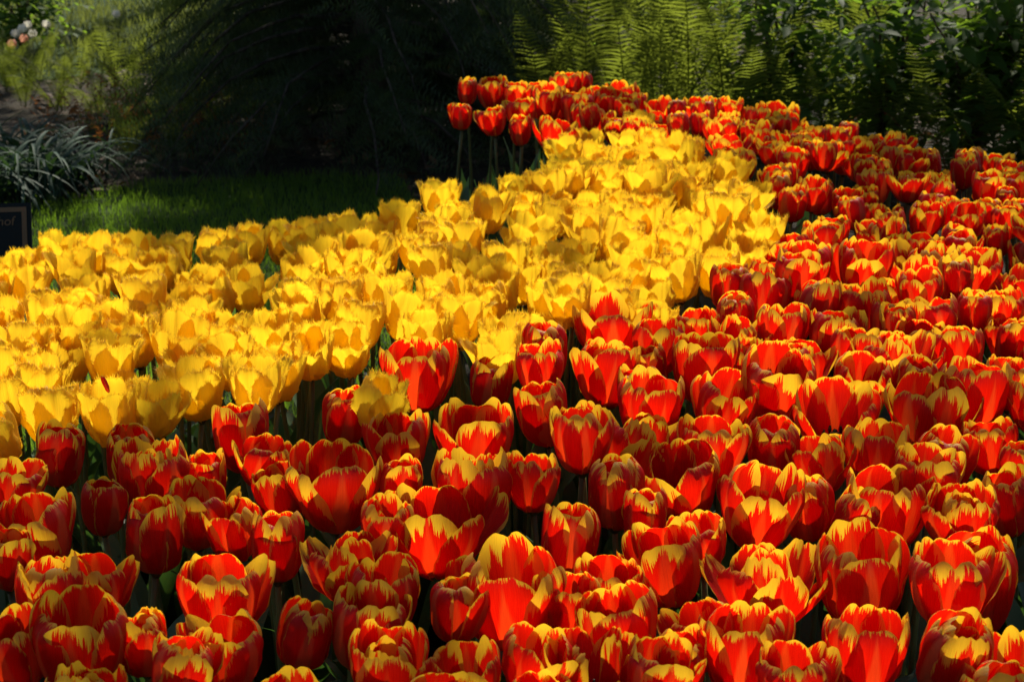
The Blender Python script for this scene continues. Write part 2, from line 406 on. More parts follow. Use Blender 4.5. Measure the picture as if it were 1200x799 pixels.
YELLOW = [variant(s, True, r) for s, r in (('loose', .3), ('half', .2), ('loose', .6), ('half', .4), ('loose', 1.0), ('closed', .2), ('loose', .5), ('half', .8))]
STEMS = []
for k in range(6):
    ex, ey = rg.uniform(-.03, .03), rg.uniform(-.03, .03); bx, by = rg.uniform(-.015, .015), rg.uniform(-.015, .015)
    mb = MB(); pts = []
    for i in range(9):
        t = i/8; pts.append((ex*t*t + bx*math.sin(t*3.14), ey*t*t + by*math.sin(t*3.14), -0.02 + 0.48*t))
    mb.tube(pts, [.0042 - .0009*i/8 for i in range(9)], 8); STEMS.append((mb.mesh('stem', M['stem']), ex, ey))
def tulip_leaf(rng, up=False):
    L = rng.uniform(.28, .42); W = rng.uniform(.022, .036); lean = rng.uniform(10, 28); bend = rng.uniform(10, 70)
    if up: L = rng.uniform(.27, .34); W = rng.uniform(.030, .040); lean = rng.uniform(3, 9); bend = rng.uniform(5, 16)
    mb = MB(); n = 13
    tw = rng.uniform(-.6, .6); rowsv = []; x = .004; z = 0.0
    for i in range(n):
        t = i/(n-1); an = R(90 - lean - bend*t*t)
        if i: x += math.cos(an)*L/(n-1); z += math.sin(an)*L/(n-1)
        w = W*(math.sin(math.pi*min(1, .16 + .84*t))**.75)*(1 - t**5) + .001
        for q in (-1, -.5, 0, .5, 1):
            cup = (1 - q*q)*w*.45*(1 - .5*t) + .0025*math.sin(t*11 + q*2)*abs(q)
            a = tw*t
            rowsv.append((x + cup*math.sin(an) + q*w*math.sin(a), q*w*math.cos(a), z - cup*math.cos(an)))
    fs = [(i*5+q, i*5+q+1, i*5+q+6, i*5+q+5) for i in range(n-1) for q in range(4)]
    mb.add(rowsv, fs); return mb.mesh('leaf', M['leaf'])
LEAVES = [tulip_leaf(rg) for _ in range(7)]; UPRIGHT = [tulip_leaf(rg, True) for _ in range(5)]

def make_tulip(name, petals, head, scale, yaw, tilt, tdir, group, rng, nleaf=2):
    hx, hy, _ = project(head)
    edge = hx < 690 and hy < 175; pool = UPRIGHT if edge else LEAVES; nleaf = 3 if edge else 2
    me, ex, ey = rng.choice(STEMS)
    h = head.z - 0.04*scale
    sc = h/0.46; rz = rng.uniform(0, 6.28)
    dx, dy = ex*math.cos(rz) - ey*math.sin(rz), ex*math.sin(rz) + ey*math.cos(rz)
    t = thing(name, '', 'tulip', (head.x - dx, head.y - dy, 0.0), 0, group)
    st = obj('stem', me, t); st.scale = (1, 1, sc); st.rotation_euler = (0, 0, rz)
    a0 = rng.uniform(0, 6.28)
    for k in range(nleaf):
        lf = obj('leaf', rng.choice(pool), t); lf.rotation_euler = (0, 0, a0 + k*2.4 + rng.uniform(-.5, .5)); s = rng.uniform(.8, 1.1); lf.scale = (s, s, s)
        lf.location = (0, 0, rng.uniform(0.0, 0.06)*k)
    hd = obj('flower_head', CORE, t); hd.location = (dx, dy, h); hd.scale = (scale,)*3
    hd.rotation_euler = (Matrix.Rotation(tilt, 3, Vector((-math.sin(tdir), math.cos(tdir), 0))) @ Matrix.Rotation(yaw, 3, 'Z')).to_euler()
    for pm, turn in petals:
        p = obj('petal', pm, hd); p.rotation_euler = (0, 0, turn)
    return t

# ------------------------------------------------------------------ where the tulips stand
# x, y and width in the photograph of the bloom; shape; which petal faces the camera (o outer, i inner)
RED = [(66,534,70,'closed','i'),(18,572,62,'half','i'),(46,625,88,'half','i'),(8,655,64,'closed','o'),(120,592,60,'closed','i'),(178,560,88,'ragged','i'),
(243,556,50,'closed','i'),(286,512,80,'closed','o'),(303,540,58,'half','o'),(232,602,76,'half','i'),(180,626,88,'closed','o'),(278,622,52,'half','o'),
(257,700,100,'half','i'),(324,642,78,'closed','o'),(400,486,66,'closed','o'),(392,570,102,'half','o'),(333,577,66,'half','i'),(467,522,72,'half','i'),
(557,517,88,'half','i'),(468,570,60,'closed','i'),(553,577,95,'ragged','i'),(513,620,112,'wide','i'),(452,622,62,'half','o'),(412,668,78,'ragged','i'),
(533,715,68,'closed','i'),(602,703,112,'half','o'),(668,708,60,'half','i'),(452,702,84,'half','i'),(418,737,92,'half','i'),(347,745,78,'closed','o'),
(456,782,100,'ragged','i'),(643,482,74,'closed','o'),(683,510,62,'closed','i'),(625,567,64,'half','i'),(746,526,80,'ragged','i'),(721,577,82,'closed','o'),
(803,562,88,'half','o'),(833,530,76,'half','i'),(908,524,78,'closed','o'),(885,596,92,'half','i'),(663,634,86,'closed','o'),(756,608,62,'closed','o'),
(790,662,92,'half','i'),(826,637,66,'half','o'),(902,690,94,'ragged','i'),(735,737,100,'half','o'),(710,690,58,'half','i'),(622,778,86,'half','i'),
(692,790,84,'ragged','i'),(768,792,84,'half','i'),(832,742,78,'half','i'),(872,766,100,'half','o'),(797,772,64,'closed','i'),(950,596,72,'closed','o'),
(992,612,66,'closed','o'),(1036,597,92,'half','i'),(1014,680,124,'half','o'),(1142,682,116,'ragged','i'),(1127,606,82,'ragged','i'),(1187,590,72,'closed','i'),
(1014,768,96,'half','o'),(1108,766,98,'ragged','i'),(1176,797,92,'half','i'),(930,802,90,'half','i'),(967,546,62,'half','i'),(1026,534,74,'half','o'),
(1096,540,74,'closed','o'),(1163,526,60,'half','i'),(1197,548,56,'closed','i'),(1140,466,80,'half','o'),(1087,487,86,'half','i'),(980,490,84,'wide','i'),
(945,315,66,'half','i'),(1012,314,68,'half','i'),(1085,316,68,'ragged','i'),(895,352,62,'half','i'),(860,373,56,'closed','i'),(916,389,62,'half','o'),
(1011,366,64,'half','i'),(955,362,60,'ragged','i'),(1053,381,52,'closed','i'),(1096,380,68,'half','o'),(1148,320,58,'half','i'),(1142,366,48,'closed','i'),
(1174,366,58,'ragged','i'),(975,396,70,'ragged','i'),(822,430,88,'half','o'),(907,454,86,'half','i'),(1007,450,72,'half','i'),(1070,446,60,'closed','o'),
(1126,415,66,'half','i'),(1002,418,62,'half','i'),(1183,450,58,'half','i'),(1187,402,58,'ragged','i'),(845,478,74,'half','i'),(938,428,62,'half','i'),
(718,385,78,'wide','o'),(640,412,68,'closed','o'),(707,438,76,'half','o'),(766,432,56,'closed','o'),(760,478,76,'half','o'),(866,398,52,'ragged','i'),
(489,441,86,'half','o'),(573,450,62,'closed','o'),(60,700,98,'ragged','i'),(105,690,84,'half','i'),(170,752,70,'ragged','i'),(95,760,110,'half','i'),
(20,765,84,'half','o'),(205,785,86,'ragged','i'),(268,762,88,'half','i'),(548,800,70,'half','i'),(1040,380,52,'half','i'),
(911,142,46,'wide','i'),(547,107,29,'closed','o'),(578,110,36,'half','i'),(541,136,30,'closed','o'),(580,141,34,'half','i'),(611,153,32,'closed','o'),
(648,157,40,'wide','i'),(642,122,44,'half','o'),(603,112,32,'half','i'),(627,110,30,'half','i'),(663,104,36,'half','i'),(683,100,32,'closed','i'),
(676,128,40,'half','i'),(712,124,38,'half','o'),(727,115,36,'half','o'),(700,146,36,'half','i'),(612,132,36,'half','i')]
YEL = [(325,440,82),(235,460,88),(130,487,92),(42,460,88),(178,482,62),(275,425,74),(365,415,64),(410,412,70),(515,238,50),(748,150,42),(820,290,84),(870,300,64),
(890,280,70),(700,345,62),(640,358,66),(360,362,66),(262,345,60),(100,375,70),(60,380,70),(30,410,80),(10,475,80),(14,322,56),(-18,328,56),(44,318,56),(-5,345,58),(30,340,58),(66,304,56),(112,302,56),(158,300,56),(205,300,56),(250,298,56),(290,292,56),(330,288,56),(368,282,56),(405,275,54),(90,322,58),(140,320,58),(185,322,58),(855,240,52),(760,268,60),(800,330,60),
(590,425,64),(580,360,64),(470,375,72),(535,378,80),(320,395,70),(440,480,52),(8,512,70)]
RED_POLY = [(645,152),(640,120),(660,114),(690,108),(760,118),(880,130),(1040,162),(1110,182),(1200,196),(1330,215),(1330,860),(-120,860),(-120,560),(0,545),(60,520),
(130,530),(240,540),(250,500),(340,520),(360,480),(430,465),(460,430),(540,420),(600,415),(700,395),(770,400),(840,360),(870,310),(935,290),(940,250),(870,205),(800,170),(745,160),(690,165)]
YEL_POLY = [(-120,335),(0,330),(60,306),(140,300),(260,298),(330,285),(420,268),(500,258),(560,245),(625,215),(650,185),(690,172),(745,158),(800,178),
(860,208),(922,246),(922,278),(860,308),(850,335),(830,350),(760,388),(680,402),(600,412),(540,400),(440,435),(330,450),(220,478),(130,500),(40,490),(0,525),(-120,565)]
rt = random.Random(5)
ZB = 0.50
spots = []                                        # X, Y, Zbloom, kind, scale, shape, face
for (x, y, w, shp, face) in RED:
    p = at(x, y, ZB + rt.uniform(-.008, .008)); d = project(p)[2]
    spots.append([p, 'r', min(1.25, max(.80, w*d/F/.074)), shp, face])
for (x, y, w) in YEL:
    p = at(x, y, ZB + rt.uniform(-.006, .012)); d = project(p)[2]
    spots.append([p, 'y', min(1.2, max(.82, w*d/F/.104)), None, None])
def fill(poly, k, step, mind):
    y = 1.15; row = 0
    while y < 5.4:
        x = -2.2 + (row % 2)*step/2
        while x < 2.4:
            p = Vector((x + rt.uniform(-.36, .36)*step, y + rt.uniform(-.36, .36)*step, ZB + rt.gauss(0, .013)))
            px, py, _ = project(p)
            if inside(px, py, poly) and not (330 < px < 600 and 455 < py < 505 and k == 'r'):
                md = (.076 if px > 620 else .083) if (k == 'r' and py > 440) else mind; ok = all((q[0].xy - p.xy).length > md for q in spots)
                if ok:
                    shp = rt.choices(['closed', 'half', 'ragged', 'wide'], [.22, .42, .24, .12])[0]
                    spots.append([p, k, (rt.uniform(.78, .94) if py < 300 else rt.uniform(.84, 1.05)) if k == 'r' else rt.uniform(.74, .94), shp, rt.choice('oiii')])
            x += step
        y += step*.866; row += 1
fill(YEL_POLY, 'y', .068, .056)
fill(RED_POLY, 'r', .070, .059)
# blooms that stand in each other's way move apart along the ray that sees them
camp = Vector((0, 0, CAM_H))
for it in range(30):
    for i in range(len(spots)):
        for j in range(i):
            a, b = spots[i][0], spots[j][0]; d = (a - b).length
            if d < .052:
                far, near = (spots[i], spots[j]) if a.y > b.y else (spots[j], spots[i])
                s = (.052 - d)*.3
                far[0] += (far[0] - camp).normalized()*s; near[0] -= (near[0] - camp).normalized()*s
made = []
for p, k, sc, shp, face in spots:
    if k == 'r':
        var = rt.choice(FLAME[shp]); yaw = -math.pi/2 + (0 if face == 'o' else math.pi/3) + rt.choice((0, 2.0944, 4.18879)) + rt.gauss(0, .22)
        t = make_tulip('flame_tulip', var, p, sc, yaw, abs(rt.gauss(.08, .09)), rt.uniform(0, 6.28), 'red and yellow tulips in the bed', rt)
    else:
        shp = 'fringed'; var = rt.choice(YELLOW)
        t = make_tulip('fringed_tulip', var, p, sc, rt.uniform(0, 6.28), abs(rt.gauss(.15, .14)), rt.uniform(0, 6.28), 'yellow fringed tulips in the bed', rt)
    made.append((t, p, k, shp, sc))

fp = at(147, 460, .535); near = min((m_ for m_ in made if m_[2] == 'y'), key=lambda m_: (m_[1] - fp).length)
hit = camp + (near[1] + Vector((0, 0, .03)) - camp)*0.985
o = obj('fallen_petal', FLAME['half'][0][0][0]); o.location = hit; o.scale = (.3, .13, .3); o.rotation_euler = (R(20), R(-25), R(-80))
tag(o, 'Scrap of red petal caught on a yellow fringed tulip near the left front', 'petal')
# labels: by row and by place in the row
ONES = 'first second third fourth fifth sixth seventh eighth ninth tenth eleventh twelfth thirteenth fourteenth fifteenth sixteenth seventeenth eighteenth nineteenth'.split()
def ordinal(n):
    if n < 20: return ONES[n-1]
    t = {2: 'twent', 3: 'thirt', 4: 'fort'}[n//10]
    return t + 'ieth' if n % 10 == 0 else t + 'y-' + ONES[n % 10 - 1]
LOOK = {'closed': 'Closed red tulip with yellow tips', 'half': 'Half-open red tulip with yellow tips', 'wide': 'Wide-open red tulip with yellow tips',
        'ragged': 'Ruffled red tulip with yellow tips', 'fringed': 'Yellow fringed tulip'}
for k in 'ry':
    seen = []; 
    for m_ in made:
        if m_[2] != k: continue
        px, py, _ = project(m_[1])
        if -25 < px < 1225 and -25 < py < 830: seen.append((m_[1].y, px, m_))
        else: m_[0]['label'] = ('Red tulip with yellow tips' if k == 'r' else 'Yellow fringed tulip') + ' standing just outside the edge of the photo'
    seen.sort(key=lambda q: q[0])
    rows = []
    for q in seen:
        if rows and q[0] - rows[-1][0][0] < (.105 if k == 'r' else .10): rows[-1].append(q)
        else: rows.append([q])
    for ri, row in enumerate(rows):
        row.sort(key=lambda q: q[1])
        for ci, q in enumerate(row):
            q[2][0]['label'] = f"{LOOK[q[2][3]]}, {ordinal(ci+1)} from left in {ordinal(ri+1)} {'red' if k == 'r' else 'yellow'} row from front"

# ------------------------------------------------------------------ variety sign
def sign():
    top = at(37, 238, 0.50); Y0 = 3.15
    d = (at(37, 238, 0) - camp); s = Y0/d.y; tr = camp + d*s                       # top right corner
    W_, H_ = .30, .20
    t = thing('plant_sign', 'Black sign board with gold border and lettering at the edge of the yellow tulips', 'sign', (tr.x - W_/2, Y0 - 0.02, 0), R(8))
    tilt = R(-22); top_z = tr.z
    fr = Matrix.Translation((0, 0, top_z)) @ Matrix.Rotation(tilt, 4, 'X')
    def boxm(x0, x1, y0, y1, z0, z1, bev=0.0):
        mb = MB(); vs = [fr @ Vector((x, y, z)) for x in (x0, x1) for y in (y0, y1) for z in (z0, z1)]
        mb.add(vs, [(0, 1, 3, 2), (4, 6, 7, 5), (0, 4, 5, 1), (2, 3, 7, 6), (0, 2, 6, 4), (1, 5, 7, 3)]); return mb
    mb_, nt = newmat('sign_black'); n = noise(nt, None, 30.0, 3.0); finish(nt, mix(nt, n, (0.006, 0.010, 0.010), (0.012, 0.015, 0.013)), 0.5, 0.15)
    mg, nt = newmat('sign_gold'); n = noise(nt, None, 40.0, 3.0); finish(nt, mix(nt, n, (0.12, 0.068, 0.024), (0.16, 0.09, 0.034)), 0.5, 0.4)
    boxm(-W_/2, W_/2, -.004, .004, -H_, 0).build('panel', mb_, t, False)
    b = MB(); i0, i1 = .008, .017
    for x0, x1, z0, z1 in ((-W_/2+i0, W_/2-i0, -i1, -i0), (-W_/2+i0, W_/2-i0, -H_+i0, -H_+i1), (-W_/2+i0, -W_/2+i1, -H_+i1, -i1), (W_/2-i1, W_/2-i0, -H_+i1, -i1)):
        q = boxm(x0, x1, -.0058, -.0042, z0, z1); b.add(q.v, q.f)
    b.build('border', mg, t, False)
    cu = bpy.data.curves.new('lettering', 'FONT'); cu.body = 'Keukenhof'; cu.size = .024; cu.align_x = 'RIGHT'; cu.extrude = .0006; cu.shear = .12
    cu.materials.append(mg)
    tmp = bpy.data.objects.new('tmp', cu); me = bpy.data.meshes.new_from_object(tmp); me.name = 'lettering'; bpy.data.objects.remove(tmp); o = obj('lettering', me, t)
    o.matrix_local = fr @ Matrix.Translation((W_/2 - .031, -.0052, -.042)) @ Matrix.Rotation(math.pi/2, 4, 'X')
    pm = MB(); pm.tube([(0, .006, -.05), (0, .010, top_z*.5), (0, .03, top_z - .06), (0, .012, top_z - .03)], [.006]*4, 8); pm.build('post', mb_, t)
sign()

# ------------------------------------------------------------------ grass, litter
rb = random.Random(21)
def blades(name, pts_fn, n, hgt, wid, mt='grass'):
    mb = MB()
    for _ in range(n):
        p = pts_fn()
        if p is None: continue
        a = rb.uniform(0, 6.28); h = hgt*rb.uniform(.5, 1.25); l = rb.uniform(.1, .7)*h; dx, dy = math.cos(a), math.sin(a); w = wid*rb.uniform(.7, 1.2)
        b = rb.uniform(0, 6.28); sx, sy = math.cos(b)*w, math.sin(b)*w
        mb.add([(p[0]-sx, p[1]-sy, 0), (p[0]+sx, p[1]+sy, 0), (p[0]+dx*l*.35+sx*.8, p[1]+dy*l*.35+sy*.8, h*.6), (p[0]+dx*l*.35-sx*.8, p[1]+dy*l*.35-sy*.8, h*.6),
                (p[0]+dx*l, p[1]+dy*l, h)], [(0, 1, 2, 3), (3, 2, 4)])
    o = mb.build(name, M[mt]); kind(o, 'stuff'); return o
def lawn_pt():
    x, y = rb.uniform(-3.0, 0.2), rb.uniform(3.0, 6.0)
    return (x, y) if inside(x, y, lawn_pts) else None
def far_pt():
    x, y = rb.uniform(-5.5, -0.6), rb.uniform(7.4, 12.5)
    return (x, y) if inside(x, y, far_pts) else None
tag(blades('grass', lawn_pt, 70000, .030, .0015), 'short green lawn grass behind the yellow tulips', 'grass')
tag(blades('grass', far_pt, 16000, .06, .005, 'far_grass'), 'sunlit grass of the far lawn beyond the ferns', 'grass')
lit = MB()
for _ in range(5200):
    x, y = rb.uniform(-4.5, 4.5), rb.uniform(4.6, 9.5)
    if inside(x, y, lawn_pts) or inside(x, y, far_pts): continue
    a = rb.uniform(0, 6.28)
    lit.leaf(Vector((x, y, rb.uniform(.002, .025))), Vector((math.cos(a), math.sin(a), rb.uniform(-.2, .5))), Vector((rb.gauss(0, .35), rb.gauss(0, .35), 1)), rb.uniform(.03, .08), rb.uniform(.02, .045), rb.uniform(-.2, .4), rb.uniform(-.2, .4))
for _ in range(1800):
    x, y = rb.uniform(2.0, 5.5), rb.uniform(.4, 4.8); a = rb.uniform(0, 6.28)
    lit.leaf(Vector((x, y, rb.uniform(.002, .02))), Vector((math.cos(a), math.sin(a), rb.uniform(-.2, .5))), Vector((rb.gauss(0, .35), rb.gauss(0, .35), 1)), rb.uniform(.03, .08), rb.uniform(.02, .045), rb.uniform(-.2, .4), rb.uniform(-.2, .4))
tag(kind(lit.build('leaf_litter', M['litter']), 'stuff'), 'brown fallen leaves on the woodland floor', 'leaf litter')

# ------------------------------------------------------------------ ferns
def frond_mesh(L, mat, rng, curl=0.0, dead=False, spread=0.0):
    mb = MB(); n = 38 if not dead else 18; pts = []; x = z = 0.0; lean = rng.uniform(2, 14) + spread*rng.random(); arch = rng.uniform(22, 52) + curl; sway = rng.uniform(-.08, .08)
    for i in range(n+1):
        t = i/n; an = R(90 - lean - arch*t**2.2)
        pts.append(Vector((x, sway*L*t*t, z))); x += math.cos(an)*L/n; z += math.sin(an)*L/n
    mb.tube(pts[::2], [.0035*(1 - .75*i/(len(pts[::2])-1))*L/.7 for i in range(len(pts[::2]))], 5)
    for i in range(3, n):
        t = i/n; T = (pts[i+1] - pts[i-1]).normalized()
        wl = L*.125*(math.sin(math.pi*(.10 + .90*t))**.8)*(1 if not dead else rng.uniform(.3, .9))
        if wl < .008: wl = .008
        for sd in (-1, 1):
            if dead and rng.random() < .45: continue
            side = Vector((0, sd, 0)) - T*T.y*sd; d = (side + T*rng.uniform(.35, .75) + Vector((0, 0, -.12 - (.9 if dead else 0)*rng.random()))).normalized()
            nrm = d.cross(T).normalized(); ww = T*(.5*L/n*(.72 if not dead else .98)); m_ = 7
            vs = []
            for q in range(m_+1):
                s_ = q/m_; wq = (1 - s_**1.6)*(.82 if q % 2 else 1.12)*.62; c = pts[i] + d*wl*s_ + Vector((0, 0, -wl*.16*s_*s_))
                vs += [c + ww*wq, c - ww*wq]
            mb.add(vs, [(2*q, 2*q+2, 2*q+3, 2*q+1) for q in range(m_)])
    return mb.mesh('frond', mat)
rf = random.Random(33)
FROND = [frond_mesh(.62, M['fern'], rf, rf.uniform(0, 18), False, 10) for _ in range(12)]
FROND_LOW = [frond_mesh(.62, M['fern'], rf, 25, False, 40) for _ in range(8)]
DEADF = [frond_mesh(.42, M['fern_dead'], rf, 40, True) for _ in range(5)]
def fern(x, y, size, nfr, label, pool=FROND, name='fern', group='green ferns along the back of the garden', upright=1.0):
    p = at(x, y)
    t = thing(name, label, 'fern', (p.x, p.y, 0), rf.uniform(0, 6.28), group)
    for k in range(nfr):
        f = obj('frond', rf.choice(pool), t); f.rotation_euler = (rf.gauss(0, .05), rf.gauss(-.05, .10)*upright, k*6.283/nfr + rf.uniform(-.35, .35)); s = size/.6*rf.uniform(.75, 1.12); f.scale = (s, s, s)
        f.location = (rf.uniform(-.02, .02), rf.uniform(-.02, .02), 0)
FERN_R = [(640,188,.60),(690,182,.66),(735,185,.70),(775,190,.78),(808,186,.76),(845,192,.70),(880,196,.62),(925,200,.55),(968,205,.52),(1010,208,.55),(1060,215,.48),(1110,222,.55),
(1165,232,.52),(1215,238,.60),(660,150,.70),(720,145,.76),(790,142,.80),(850,150,.74),(910,155,.66),(980,160,.62),(1050,170,.6),(1130,178,.6),(1200,190,.66),(760,110,.8),(840,108,.8),(920,115,.7),(1010,122,.7)]
FERN_L = [(165,150,.40),(205,172,.46),(240,150,.48),(115,138,.36),(70,130,.36),(30,125,.36),(140,110,.42),(195,112,.44),(250,118,.44),(90,104,.36),(40,100,.34),(290,140,.42),(335,155,.36),(10,108,.34),(150,184,.26)]
for side, arr in (('right', FERN_R), ('left', FERN_L)):
    order = sorted(range(len(arr)), key=lambda i: arr[i][0])
    for rank, i in enumerate(order):
        x, y, s = arr[i]
        where = f'{ordinal(rank+1)} from the left in the bank behind the red tulips' if side == 'right' else f'{ordinal(rank+1)} from the left beyond the lawn'
        fern(x, y, s, rf.randint(6, 9), ('Tall green fern, ' if side == 'right' else 'Small green fern, ') + where, FROND if side == 'right' else FROND_LOW)
DEAD = [(120,178,.34),(150,170,.38),(180,182,.34),(222,186,.38),(262,178,.36),(98,166,.34),(60,170,.3),(165,160,.40),(236,164,.38),(285,176,.3),(310,165,.3),(135,150,.38),(1150,200,.5),(1190,215,.4),(1010,180,.45),(870,175,.42),(950,205,.4),(1070,216,.42),(1110,226,.4),(820,196,.36),(760,190,.36)]
order = sorted(range(len(DEAD)), key=lambda i: DEAD[i][0])
for rank, i in enumerate(order):
    x, y, s = DEAD[i]
    fern(x, y, s, 6, f'Withered brown fern, {ordinal(rank+1)} brown clump from the left among the green ferns', DEADF, 'dead_fern', 'withered brown ferns')

# ------------------------------------------------------------------ strap-leaved clumps at the left
def strap_mesh(rng):
    L = rng.uniform(.34, .52); W = rng.uniform(.005, .009); mb = MB(); n = 11; x = z = 0.0; lean = rng.uniform(14, 45); bend = rng.uniform(70, 125); vs = []; sw = rng.uniform(-.1, .1)
    for i in range(n):
        t = i/(n-1); an = R(90 - lean - bend*t**1.5); w = W*(1 - t**2.5) + .0006
        if i: x += math.cos(an)*L/(n-1); z += math.sin(an)*L/(n-1)
        c = Vector((x, sw*L*t*t, z)); vs += [c + Vector((0, -w, w*.35)), c, c + Vector((0, w, w*.35))]
    mb.add(vs, [(3*i+q, 3*i+q+1, 3*i+q+4, 3*i+q+3) for i in range(n-1) for q in (0, 1)]); return mb.mesh('leaf', M['strap'])
STRAP = [strap_mesh(rf) for _ in range(14)]
for i, (x, y, s, lab) in enumerate([(-20,240,1.0,'Grey-green strap-leaved clump at the left edge above the sign'), (42,228,1.0,'Grey-green strap-leaved clump in the middle of the three by the lawn'), (88,214,.85,'Grey-green strap-leaved clump nearest the dark conifer, arching over the lawn'),
                                    (-90,222,1.0,'Grey-green strap-leaved clump just outside the left edge'), (20,195,.9,'Grey-green strap-leaved clump at the back below the ferns')]):
    p = at(x, y); t = thing('strap_leaf_plant', lab, 'plant', (p.x, p.y, 0), rf.uniform(0, 6), 'strap-leaved clumps beside the lawn')
    for k in range(85):
        l = obj('leaf', rf.choice(STRAP), t); q = s*rf.uniform(.7, 1.1); l.scale = (q, q, q); a = rf.uniform(0, 6.28)
        l.rotation_euler = (0, rf.gauss(0, .12), a); l.location = (rf.gauss(0, .05), rf.gauss(0, .05), 0)

# ------------------------------------------------------------------ yew, shrubs, trees
def yew(x, y, rad, hgt, label, seed, n_l):
    r = random.Random(seed); p = at(x, y); t = thing('yew_tree', label, 'tree', (p.x, p.y, 0), 0, None)
    tr = MB(); cr = MB()
    tr.tube([(0, 0, -.1), (.02, 0, .5), (-.02, .03, hgt*.5), (0, 0, hgt*.95)], [.085, .07, .05, .012], 10)
    for i in range(n_l):
        z0 = .12 + (hgt - .3)*(i/n_l)**1.05; a = r.uniform(0, 6.28); reach = rad*(1 - (z0/hgt)**1.6)*r.uniform(.65, 1.1) + .12; lift = r.uniform(.05, .35)
        pts = []; d = Vector((math.cos(a), math.sin(a), 0))
        for k in range(7):
            s = k/6; pts.append(Vector((0, 0, z0)) + d*reach*s + Vector((0, 0, lift*reach*s - .55*reach*s**2.4)) + Vector((r.gauss(0, .015), r.gauss(0, .015), 0)))
        tr.tube(pts, [.011*(1 - .8*k/6) for k in range(7)], 5)
        for k in range(int(48*reach/.8) + 16):
            s = r.uniform(.12, 1.0); q = pts[min(5, int(s*6))].lerp(pts[min(6, int(s*6)+1)], s*6 % 1)
            sd = d.cross(Vector((0, 0, 1)))*r.choice((-1, 1)); td = (sd*r.uniform(.4, 1) + d*r.uniform(.2, 1) + Vector((0, 0, r.uniform(-.5, .25)))).normalized(); tl = r.uniform(.10, .24)
            up = td.cross(d.cross(td)); up = Vector((0, 0, 1)) if up.length < .01 else up.normalized(); nn = td.cross(up).normalized() if abs(td.dot(up)) < .99 else sd
            tw = [q + td*tl*w + Vector((0, 0, -.25*tl*w*w)) for w in (0, .33, .66, 1)]
            nd = 11
            for w in range(nd):
                f = w/nd; c = tw[min(2, int(f*3))].lerp(tw[min(2, int(f*3))+1], f*3 % 1); nl = .026*(1 - .5*f)
                for s2 in (-1, 1):
                    e = c + (nn*s2 + td*.55 + up*r.uniform(-.3, .3))*nl
                    cr.add([c - td*.0022, c + td*.0022, e], [(0, 1, 2)])
    tr.build('trunk', M['bark'], t); cr.build('crown', M['yew'], t, False)
yew(430, 168, .95, 1.8, 'Black-green yew with drooping needled branches at the head of the lawn', 3, 150)
yew(350, 125, .62, 1.6, 'Dark yew standing behind the first, over the brown ferns', 4, 70)
yew(560, 130, .85, 1.9, 'Dark yew behind the back corner of the red tulips', 6, 80)

def shrub(x, y, hgt, rad, label, seed, nst, leaf, group='broadleaf shrubs behind the ferns', lean=(0, 0)):
    r = random.Random(seed); p = at(x, y); t = thing('broadleaf_shrub', label, 'shrub', (p.x, p.y, 0), 0, group); lv = MB()
    for i in range(nst):
        a = r.uniform(0, 6.28); reach = rad*r.uniform(.3, 1.0); h = hgt*r.uniform(.55, 1.1); pts = []
        for k in range(8):
            s = k/7; pts.append(Vector((math.cos(a)*reach*s**1.4 + lean[0]*s*s + r.gauss(0, .012), math.sin(a)*reach*s**1.4 + lean[1]*s*s + r.gauss(0, .012), h*(s - .18*s**3) - .02)))
        st = MB(); st.tube(pts, [.009*(1 - .7*k/7) for k in range(8)], 6); st.build('stem', M['twig'], t)
        for b in range(9):
            s = r.uniform(.28, 1.0); q = pts[min(6, int(s*7))]; d = Vector((r.gauss(0, 1), r.gauss(0, 1), r.uniform(-.25, .35))).normalized(); ln = r.uniform(.12, .32)
            e = q + d*ln + Vector((0, 0, -.04)); st2 = None
            for w in range(9):
                f = (w + .6)/9; c = q.lerp(e, f) + Vector((0, 0, .03*math.sin(f*3.14)))
                sd = d.cross(Vector((0, 0, 1))).normalized()*(1 if w % 2 else -1)
                dd = (sd*r.uniform(.6, 1.1) + d*r.uniform(.3, .8) + Vector((0, 0, r.uniform(-.45, .15))))
                lv.leaf(c, dd, Vector((r.gauss(0, .3), r.gauss(0, .3), 1)), leaf*r.uniform(.7, 1.25), leaf*r.uniform(.42, .6), .16, .22)
    lv.build('foliage', M['broad'], t)
shrub(905, 178, 1.0, .34, 'Leafy green shrub rising above the bright ferns right of centre', 1, 10, .07)
shrub(1030, 196, .95, .36, 'Dark leafy shrub with bare stems behind the middle of the right tulips', 2, 10, .075)
shrub(1140, 208, .95, .38, 'Dark leafy shrub near the right edge overhanging withered ferns', 3, 10, .08)
shrub(1225, 222, .95, .38, 'Dark leafy shrub at the right edge, the last of the row', 4, 9, .08)
shrub(660, 105, 1.0, .35, 'Small leafy shrub beside the slim trunk at top centre', 5, 9, .055)
shrub(985, 90, .8, .5, 'Tall shrub at the back with leaves at the top edge', 6, 12, .075)
shrub(30, 62, .5, .25, 'Low green shrub in the top left corner beside the pale flowers', 7, 8, .06)

